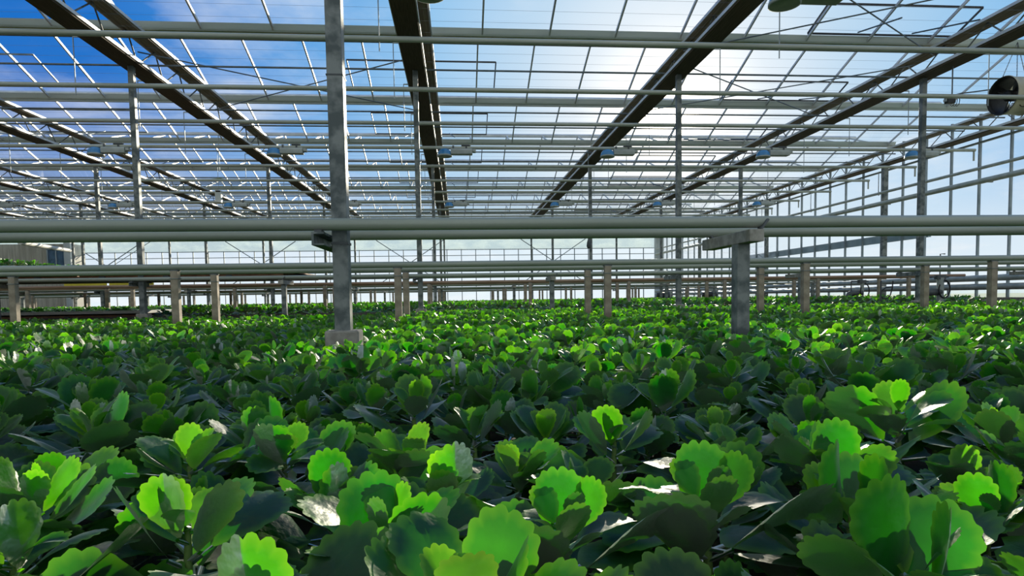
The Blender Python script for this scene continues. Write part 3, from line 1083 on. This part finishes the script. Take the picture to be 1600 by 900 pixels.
cb = empty('junction_box', (9.35, 11.2, Zh(3.62)))
tag(cb, 'small dark junction box with looped cables, hung left of the round fan', 'junction box')
MB().box(-0.10, 0.06, -0.05, 0.05, -0.09, 0.05).build('box_body', BLACK, cb, 0.008)
MB().box(-0.13, -0.10, -0.03, 0.03, -0.06, -0.01).build('cable_gland', LAMPGREY, cb)
mb = MB()
for q in range(3):
    x_ = 0.05 + 0.05 * q
    mb.tube([(x_, 0, 0.06), (x_ + 0.03, 0, -0.02), (x_ + 0.015, 0, -0.10), (x_ - 0.03, 0, -0.14), (x_ - 0.06, 0, -0.12)], 0.006, 6)
mb.build('cable_loops', BLACK, cb)
mb = MB()
mb.tube([(-0.02, 0, 0.05), (0.2, 0, 0.10), (0.45, 0, 0.13), (0.75, -0.05, 0.16)], 0.012, 6)
mb.build('fan_cable', DGREY, cb)
mb = MB()
mb.tube([(0.02, 0, 0.05), (0.02, 0, 0.60)], 0.012, 6)
mb.build('hanger_rod', DARKTUBE, cb)

# sensor with disc hood, hanging at the left
sb = empty('climate_sensor', (-6.89, 19.073, Zh(2.915)))
tag(sb, 'white climate sensor box hanging under an olive round disc', 'sensor')
MB().prism([(-0.085, 0.02), (0.075, 0.0), (0.085, 0.35), (-0.085, 0.37)], 'y', -0.07, 0.07).build('sensor_box', WHITE, sb, 0.008)
MB().box(-0.06, 0.07, -0.075, -0.068, 0.30, 0.345).build('intake_slot', BLACK, sb)
mb = MB()
mb.lathe([(0.0, 0.725), (0.12, 0.715), (0.195, 0.69), (0.20, 0.68), (0.19, 0.675), (0.0, 0.69)], 28, 'z')
dd = mb.build('disc_hood', OLIVE, sb)
dd.rotation_euler = (0.30, -0.06, 0)
dd.location = (0, 0.2, 0.02)
mb = MB()
mb.tube([(0, 0, 0.36), (0, 0, 1.490)], 0.006, 6)
mb.build('suspension_cord', WIRE, sb)
wb = empty('hanging_weight', (4.08, 19.073, Zh(1.48)))
tag(wb, 'small dark bulb shaped weight hanging on a cord below the sun side truss', 'weight')
MB().lathe([(0.0, 0.0), (0.05, 0.02), (0.075, 0.08), (0.06, 0.2), (0.03, 0.3), (0.02, 0.36), (0.0, 0.37)], 16).build('weight_body', DGREY, wb)
MB().tube([(0, 0, 0.36), (0, 0, 2.925)], 0.008, 6).build('cord', WIRE, wb)

# ------------------------------------------------------------------ service room in the far left corner
pr = MB()
n = 70
xa, xb, yy = XL + 0.3, -24.5, 42.3
for i in range(n):
    x0 = xa + (xb - xa) * i / n
    x1 = xa + (xb - xa) * (i + 0.5) / n
    x2 = xa + (xb - xa) * (i + 1) / n
    pr.add([(x0, yy, 0), (x1, yy - 0.05, 0), (x1, yy - 0.05, Zh(3.9)), (x0, yy, Zh(3.9))], [(0, 1, 2, 3)])
    pr.add([(x1, yy - 0.05, 0), (x2, yy, 0), (x2, yy, Zh(3.9)), (x1, yy - 0.05, Zh(3.9))], [(0, 1, 2, 3)])
pr.box(xa, xb, yy, yy + 1.4, 0, Zh(3.9))
prw = struct(pr.build('wall_partition', CLAD))
MB().box(xb - 0.4, xb, yy - 0.15, yy + 0.2, 0, Zh(4.0)).build('corner_column', BAND, prw)
w1 = empty('window_1', (-25.4, yy - 0.09, Zh(3.02)))
struct(w1)
mb = MB()
for xx in (-0.52, 0.0, 0.52):
    mb.box(xx - 0.035, xx + 0.035, -0.03, 0.03, -0.65, 0.55)
for zz in (-0.65, 0.55):
    mb.box(-0.55, 0.55, -0.03, 0.03, zz - 0.035, zz + 0.035)
mb.build('window_frame', STEEL_DARK, w1)
MB().box(-0.52, 0.52, -0.012, 0.012, -0.65, 0.55).build('window_pane', WINBLUE, w1)
p = MB().tube([(0, 0, 0), (-2.3, 7.3, 0.235)], 0.10, 10).build('ventilation_duct', TRAY)
p.location = (-18.25, 28.0, Zh(2.66))
tag(p, 'pale round ventilation duct in front of the corrugated service room', 'duct')

# ------------------------------------------------------------------ benches on the rails, at the left


def bench(x0, x1, z0, z1, h, rim, frame_m, lab, rim_m):
    b = empty('rolling_bench', ((x0 + x1) / 2, (z0 + z1) / 2, Zh(h)))
    tag(b, lab, 'bench', 'rolling benches')
    w, d = (x1 - x0) / 2, (z1 - z0) / 2
    mb = MB()
    mb.box(-w, w, -d, d, 0.0, 0.025)
    mb.build('tray_floor', frame_m, b)
    mb = MB()
    mb.box(-w, w, -d, -d + 0.02, 0.0, rim)
    mb.box(-w, w, d - 0.02, d, 0.0, rim)
    mb.box(-w, -w + 0.02, -d + 0.02, d - 0.02, 0.0, rim)
    mb.box(w - 0.02, w, -d + 0.02, d - 0.02, 0.0, rim)
    mb.build('tray_rim', rim_m, b)
    mb = MB()
    mb.box(-w + 0.1, w - 0.1, -d + 0.08, -d + 0.14, -0.05, 0.0)
    mb.box(-w + 0.1, w - 0.1, d - 0.14, d - 0.08, -0.05, 0.0)
    mb.build('under_frame', BROWN, b)
    k = int(w / 0.8)
    for i in range(-k, k + 1):
        mb = MB()
        mb.box(i * 1.1 - 0.05, i * 1.1 + 0.05, -d + 0.05, -d + 0.17, -0.075, -0.02)
        if abs(i * 1.1) < w:
            mb.build('wheel_block', DGREY, b)
    return b


BENCHES = [(-13.2, -6.3, 9.5, 11.3, RAIL_H + PIPE_R + 0.05, 0.05, BROWN, 'long rolling bench full of plants, highest at the left edge, on the second rail pair', TRAY),
           (-14.0, -3.1, 11.75, 14.9, RAIL_H + PIPE_R + 0.05, 0.05, BROWN, 'long empty rolling bench with brown underside, behind the leafy one at the left', BROWN),
           (-22.0, -4.2, 19.9, 23.2, RAIL_H + PIPE_R + 0.03, 0.06, BROWN, 'long far rolling bench with brown edge, behind the two nearer benches', BROWN),
           (-14.5, -6.9, 14.3, 16.4, -0.23, 0.09, TRAY, 'low pale tray of small plants on the floor, behind the bed at the left', TRAY)]
for args in BENCHES:
    bench(*args)
for i, (x, z, w_) in enumerate(((-9.3, 16.553, 0.5), (-8.2, 16.553, 0.53))):
    y_ = MB().box(-w_, w_, -0.02, 0.02, 0.0, 0.13).build('yellow_board', YELLOW)
    y_.location = (x, z, Zh(RAIL_H - 0.03) + PIPE_R)
    tag(y_, 'yellow board lying on the far rails, %s of the two' % ('left one' if i == 0 else 'right one'), 'board', 'yellow boards')
bed_edge = MB().box(XL + 1, XR - 1.6, 13.95, 14.0, 0.0, 0.13).build('bed_curb', PATH)
tag(bed_edge, 'long dark edge board of the second plant bed behind the path', 'edge board')

# ------------------------------------------------------------------ plants


def leaf_mesh(L, Wd, n_out, rings, lobes, rng, bend, cup, fold):
    """one obovate scalloped leaf lying along +y from the origin; returns verts, quads, rim values"""
    ph = np.linspace(0, 2 * np.pi, n_out, endpoint=False)
    y = L * (0.5 - 0.5 * np.cos(ph))
    x = Wd * 0.5 * np.sin(ph) * np.abs(np.sin(ph / 2)) ** 0.85 * 1.16
    yn = y / L
    act = np.clip((yn - 0.28) / 0.15, 0, 1)
    ph0 = 2 * np.arcsin(np.sqrt(0.3))
    s = (ph - ph0) / (2 * np.pi - 2 * ph0)
    sc = (np.abs(np.sin(np.pi * lobes * s)) ** 0.6 - 0.66) * 0.15 * act
    cx, cy = 0.0, 0.56 * L
    x = cx + (x - cx) * (1 + sc)
    y = cy + (y - cy) * (1 + sc)
    V = [np.array([[cx, cy]])]
    rim = [np.zeros(1)]
    for q in range(1, rings + 1):
        t = (q / rings) ** 0.8 if rings > 1 else 1.0
        V.append(np.stack([cx + (x - cx) * t, cy + (y - cy) * t], 1))
        rim.append(np.full(n_out, 1.0 if q == rings else 0.0))
    V = np.concatenate(V)
    rim = np.concatenate(rim)
    F = []
    for k in range(0, n_out, 2):
        F.append((0, 1 + k, 1 + (k + 1) % n_out, 1 + (k + 2) % n_out))
    for q in range(rings - 1):
        a, b = 1 + q * n_out, 1 + (q + 1) * n_out
        for k in range(n_out):
            F.append((a + k, b + k, b + (k + 1) % n_out, a + (k + 1) % n_out))
    F = np.array(F)
    xx, yy_ = V[:, 0], V[:, 1]
    z = cup * xx ** 2 / Wd - fold * np.abs(xx) * 0.0
    z = z + rng.normal(0, 1) * 0.02 * L * np.sin(yy_ / L * 4 + rng.uniform(0, 6)) * (xx / Wd * 2)
    z = z + 0.012 * L * np.sin(xx / Wd * 9 + rng.uniform(0, 6)) * (yy_ / L)
    th = bend * yy_ / L
    if abs(bend) > 1e-3:
        rad = L / bend
        Y = rad * np.sin(th) - z * np.sin(th)
        Z = rad * (1 - np.cos(th)) + z * np.cos(th)
    else:
        Y, Z = yy_, z
    return np.stack([xx, Y, Z], 1), F, rim


def strip(p0, p1, w0, w1, rng):
    """a petiole: flat four sided tapered stalk"""
    p0, p1 = np.array(p0), np.array(p1)
    d = p1 - p0
    a = np.cross(d, [0, 0, 1.0])
    a = a / (np.linalg.norm(a) + 1e-9)
    b = np.cross(a, d)
    b = b / (np.linalg.norm(b) + 1e-9)
    V = np.array([p0 + a * w0, p0 + b * w0 * 0.6, p0 - a * w0, p0 - b * w0 * 0.6, p1 + a * w1, p1 + b * w1 * 0.6, p1 - a * w1, p1 - b * w1 * 0.6])
    F = np.array([(i, (i + 1) % 4, 4 + (i + 1) % 4, 4 + i) for i in range(4)])
    return V, F


def plant_parts(rng, n_out, rings, n_outer, n_young, petiole=True):
    """returns (outer V,F,rim,tone), (young V,F,rim,tone); the plant stands on the origin, about 0.2 m tall"""
    out = []
    top = rng.uniform(0.095, 0.140)
    az0 = rng.uniform(0, 2 * np.pi)
    total = n_outer + n_young
    groups = []
    for part, rngi in (('outer', range(n_outer)), ('young', range(n_outer, total))):
        Vs, Fs, Rs, Ts = [], [], [], []
        base = 0
        for i in rngi:
            t = i / (total - 1)
            pair = i // 2
            az = az0 + pair * 1.80 + (i % 2) * np.pi + rng.normal(0, 0.22)
            elev = np.radians(15 + 55 * t ** 1.1) + rng.normal(0, 0.32)
            if t < 0.5 and rng.random() < 0.45:
                elev = np.radians(rng.uniform(-6, 32))
            elev = min(elev, 1.45)
            L = (0.112 - 0.070 * t ** 1.5) * rng.uniform(0.86, 1.14)
            Wd = L * rng.uniform(0.64, 0.92) * (1.0 - 0.12 * t)
            h0 = top * (0.40 + 0.58 * t)
            pet = (0.028 * (1 - t) + 0.004) * rng.uniform(0.8, 1.2)
            V, F, rim = leaf_mesh(L, Wd, n_out, rings, int(rng.integers(10, 14)), rng, rng.uniform(-1.15, 0.55), rng.uniform(-0.55, 0.55), 0.0)
            roll = rng.normal(0, 0.34)
            cr, sr = np.cos(roll), np.sin(roll)
            V = V @ np.array([[cr, 0, sr], [0, 1, 0], [-sr, 0, cr]])
            ce, se = np.cos(elev), np.sin(elev)
            V = V @ np.array([[1, 0, 0], [0, ce, se], [0, -se, ce]])
            V = V + np.array([0, pet * ce + 0.006, pet * se * 0.8 + h0])
            parts = [(V, F, rim)]
            if petiole:
                pv, pf = strip((0, 0.002, h0), (0, pet * ce + 0.008, pet * se * 0.8 + h0), 0.0042, 0.0035, rng)
                parts.append((pv, pf, np.zeros(8)))
            ca, sa = np.cos(az), np.sin(az)
            Rz = np.array([[ca, sa, 0], [-sa, ca, 0], [0, 0, 1]])
            tone = rng.uniform(0, 1)
            for v, f, r_ in parts:
                Vs.append(v @ Rz)
                Fs.append(f + base)
                Rs.append(r_)
                Ts.append(np.full(len(v), tone))
                base += len(v)
        groups.append((np.concatenate(Vs), np.concatenate(Fs), np.concatenate(Rs), np.concatenate(Ts)))
    return groups, top


NVAR = 14
VARIANTS = []
for v in range(NVAR):
    rng = np.random.default_rng(100 + v)
    (go, gy), top = plant_parts(rng, 72, 3, int(rng.integers(12, 16)), int(rng.integers(5, 8)))
    mo = np_mesh('outer_leaves', go[0], go[1], [LEAF], True, {'rim': go[2], 'tone': go[3]})
    my = np_mesh('young_leaves', gy[0], gy[1], [YOUNG], True, {'rim': gy[2], 'tone': gy[3]})
    mb = MB()
    mb.tube([(0, 0, 0), (0.002, 0.002, top * 0.5), (0, 0, top)], [0.006, 0.005, 0.003], 7)
    me = bpy.data.meshes.new('stem')
    me.from_pydata(mb.v, [], mb.f)
    me.polygons.foreach_set('use_smooth', mb.sm)
    me.materials.append(STEM)
    VARIANTS.append((mo, my, me))

# grid of the bed
SP = 0.180
grid = []
rows = int((12.6 - 0.50) / SP)
for r in range(rows):
    z = 0.50 + r * SP
    if z > 12.6:
        break
    hw_l, hw_r = 1.05 * z + 1.2, 1.25 * z + 1.2
    c0, c1 = int(-hw_l / SP), int(hw_r / SP)
    for c in range(c0, c1 + 1):
        x = c * SP + (0.5 * SP if r % 2 else 0) + R.uniform(-0.028, 0.028)
        zz = z + R.uniform(-0.028, 0.028)
        if x > XR - 0.7 or x < XL + 1:
            continue
        if z > 10.4 and x < -1.2 - (z - 10.4) * 0.2:
            continue
        if any(abs(x - p[0]) < p[2] and abs(zz - p[1]) < p[2] + 0.02 for p in posts if abs(p[1] - zz) < 0.4):
            continue
        grid.append((r, x, zz))
vis, rest = [], []
for r, x, z in grid:
    px, py, w = project(x, z, 0.15)
    rad = 0.10 * F_PX / w
    if -rad < px < 1600 + rad and py - rad < 900:
        vis.append((w, r, x, z))
    else:
        rest.append((x, z))
vis.sort()
solo, more = vis[:300], vis[300:]
rest += [(x, z) for w, r, x, z in more]
solo.sort(key=lambda a: (a[1], a[2]))
rowsseen = sorted(set(a[1] for a in solo))
cnt = {}
for w, r, x, z in solo:
    ri = rowsseen.index(r) + 1
    cnt[r] = cnt.get(r, 0) + 1
    v = R.randrange(NVAR)
    p = empty('leafy_plant', (x, z, 0), R.uniform(0, 6.283))
    s = R.uniform(0.94, 1.24)
    p.scale = (s, s, s * R.uniform(0.92, 1.1))
    tag(p, 'green scalloped-leaf plant in the %s row from the front, %s from the left' % (ORD[ri], ORD[min(cnt[r], 40)]), 'plant', 'leafy plants in the front of the bed')
    mo, my, ms = VARIANTS[v]
    for nm, me in (('outer_leaves', mo), ('young_leaves', my), ('stem', ms)):
        c = bpy.data.objects.new(nm, me)
        COL.objects.link(c)
        c.parent = p


def field(name, spots, lods, label, mat_y=YOUNG):
    """many plants as one object; spots are (x, y, z, scale, lod index)"""
    AV, AF, AR, AT, AM = [], [], [], [], []
    base = 0
    for li, variants in enumerate(lods):
        pts = [s for s in spots if s[4] == li]
        if not pts:
            continue
        pick = NR.integers(0, len(variants), len(pts))
        for vi, (V, F, rim, tone, mi) in enumerate(variants):
            sel = [p for p, k in zip(pts, pick) if k == vi]
            if not sel:
                continue
            P = np.array(sel)
            a = NR.uniform(0, 2 * np.pi, len(P))
            ca, sa = np.cos(a)[:, None], np.sin(a)[:, None]
            sc = P[:, 3][:, None]
            X = (V[None, :, 0] * ca - V[None, :, 1] * sa) * sc + P[:, 0][:, None]
            Y = (V[None, :, 0] * sa + V[None, :, 1] * ca) * sc + P[:, 1][:, None]
            Zc = V[None, :, 2] * sc + P[:, 2][:, None]
            AV.append(np.stack([X, Y, Zc], 2).reshape(-1, 3))
            AF.append((F[None] + (np.arange(len(P)) * len(V))[:, None, None]).reshape(-1, 4) + base)
            AR.append(np.tile(rim, len(P)))
            AT.append(np.clip(np.tile(tone, len(P)) + np.repeat(NR.normal(0, 0.15, len(P)), len(V)), 0, 1))
            AM.append(np.tile(mi, len(P)))
            base += len(P) * len(V)
    me = np_mesh(name, np.concatenate(AV), np.concatenate(AF), [FIELDLEAF, mat_y], True, {'rim': np.concatenate(AR), 'tone': np.concatenate(AT)}, np.concatenate(AM).astype(np.int32))
    o = bpy.data.objects.new(name, me)
    COL.objects.link(o)
    tag(o, label, 'plants', None, 'stuff')
    return o


def lod(seed, n_out, rings, no, ny, pet):
    out = []
    for v in range(8):
        rng = np.random.default_rng(seed + v)
        (go, gy), top = plant_parts(rng, n_out, rings, no, ny, pet)
        V = np.concatenate([go[0], gy[0]])
        F = np.concatenate([go[1], gy[1] + len(go[0])])
        out.append((V, F, np.concatenate([go[2], gy[2]]), np.concatenate([go[3], gy[3]]), np.concatenate([np.zeros(len(go[1])), np.ones(len(gy[1]))])))
    return out


LODS = [lod(300, 26, 2, 10, 6, True), lod(400, 12, 1, 10, 5, False), lod(500, 8, 1, 8, 3, False)]
spots = []
for x, z in rest:
    li = 0 if z < 5.0 else (1 if z < 9 else 2)
    spots.append((x, z, 0.0, R.uniform(0.94, 1.24), li))
field('leafy_plants_in_bed', spots, LODS, 'dense green leafy plants filling the bed behind the front rows')

# second bed beyond the path
OBST = [(11.9, 34.5), (12.6, 30.0), (10.4, 31.0), (12.0, 29.0), (12.25, 18.1), (12.0, 25.5)]
spots = []
z = 14.25
while z < 36:
    st = 0.20 + 0.006 * z
    x = max(XL + 1.5, -0.80 * z - 1)
    while x < min(XR - 1.7, 1.0 * z + 1):
        if not (x < -6.6 and z < 16.8) and not any(abs(x - p[0]) < 0.26 and abs(z - p[1]) < 0.26 for p in posts) \
                and not any(abs(x - p[0]) < 0.75 and abs(z - p[1]) < 0.55 for p in OBST):
            spots.append((x + R.uniform(-0.05, 0.05), z + R.uniform(-0.05, 0.05), 0.06, R.uniform(1.25, 1.6), 0))
        x += st
    z += st
field('leafy_plants_in_far_bed', spots, [LODS[2]], 'green leafy plants in the far bed beyond the path')


def tray_plants(x0, x1, z0, z1, h, n, label):
    sp = []
    for i in range(n):
        sp.append((R.uniform(x0 + 0.1, x1 - 0.1), R.uniform(z0 + 0.1, z1 - 0.1), Zh(h), R.uniform(0.7, 1.0), 0))
    return field('bench_plants', sp, [LODS[1]], label)


b = BENCHES[0]
tray_plants(b[0], b[1], b[2], b[3], b[4] + 0.02, 420, 'small green plants crowding the raised bench at the left')
b = BENCHES[3]
tray_plants(b[0], b[1], b[2], b[3], b[4] + 0.02, 420, 'small green plants in the low pale tray at the left')
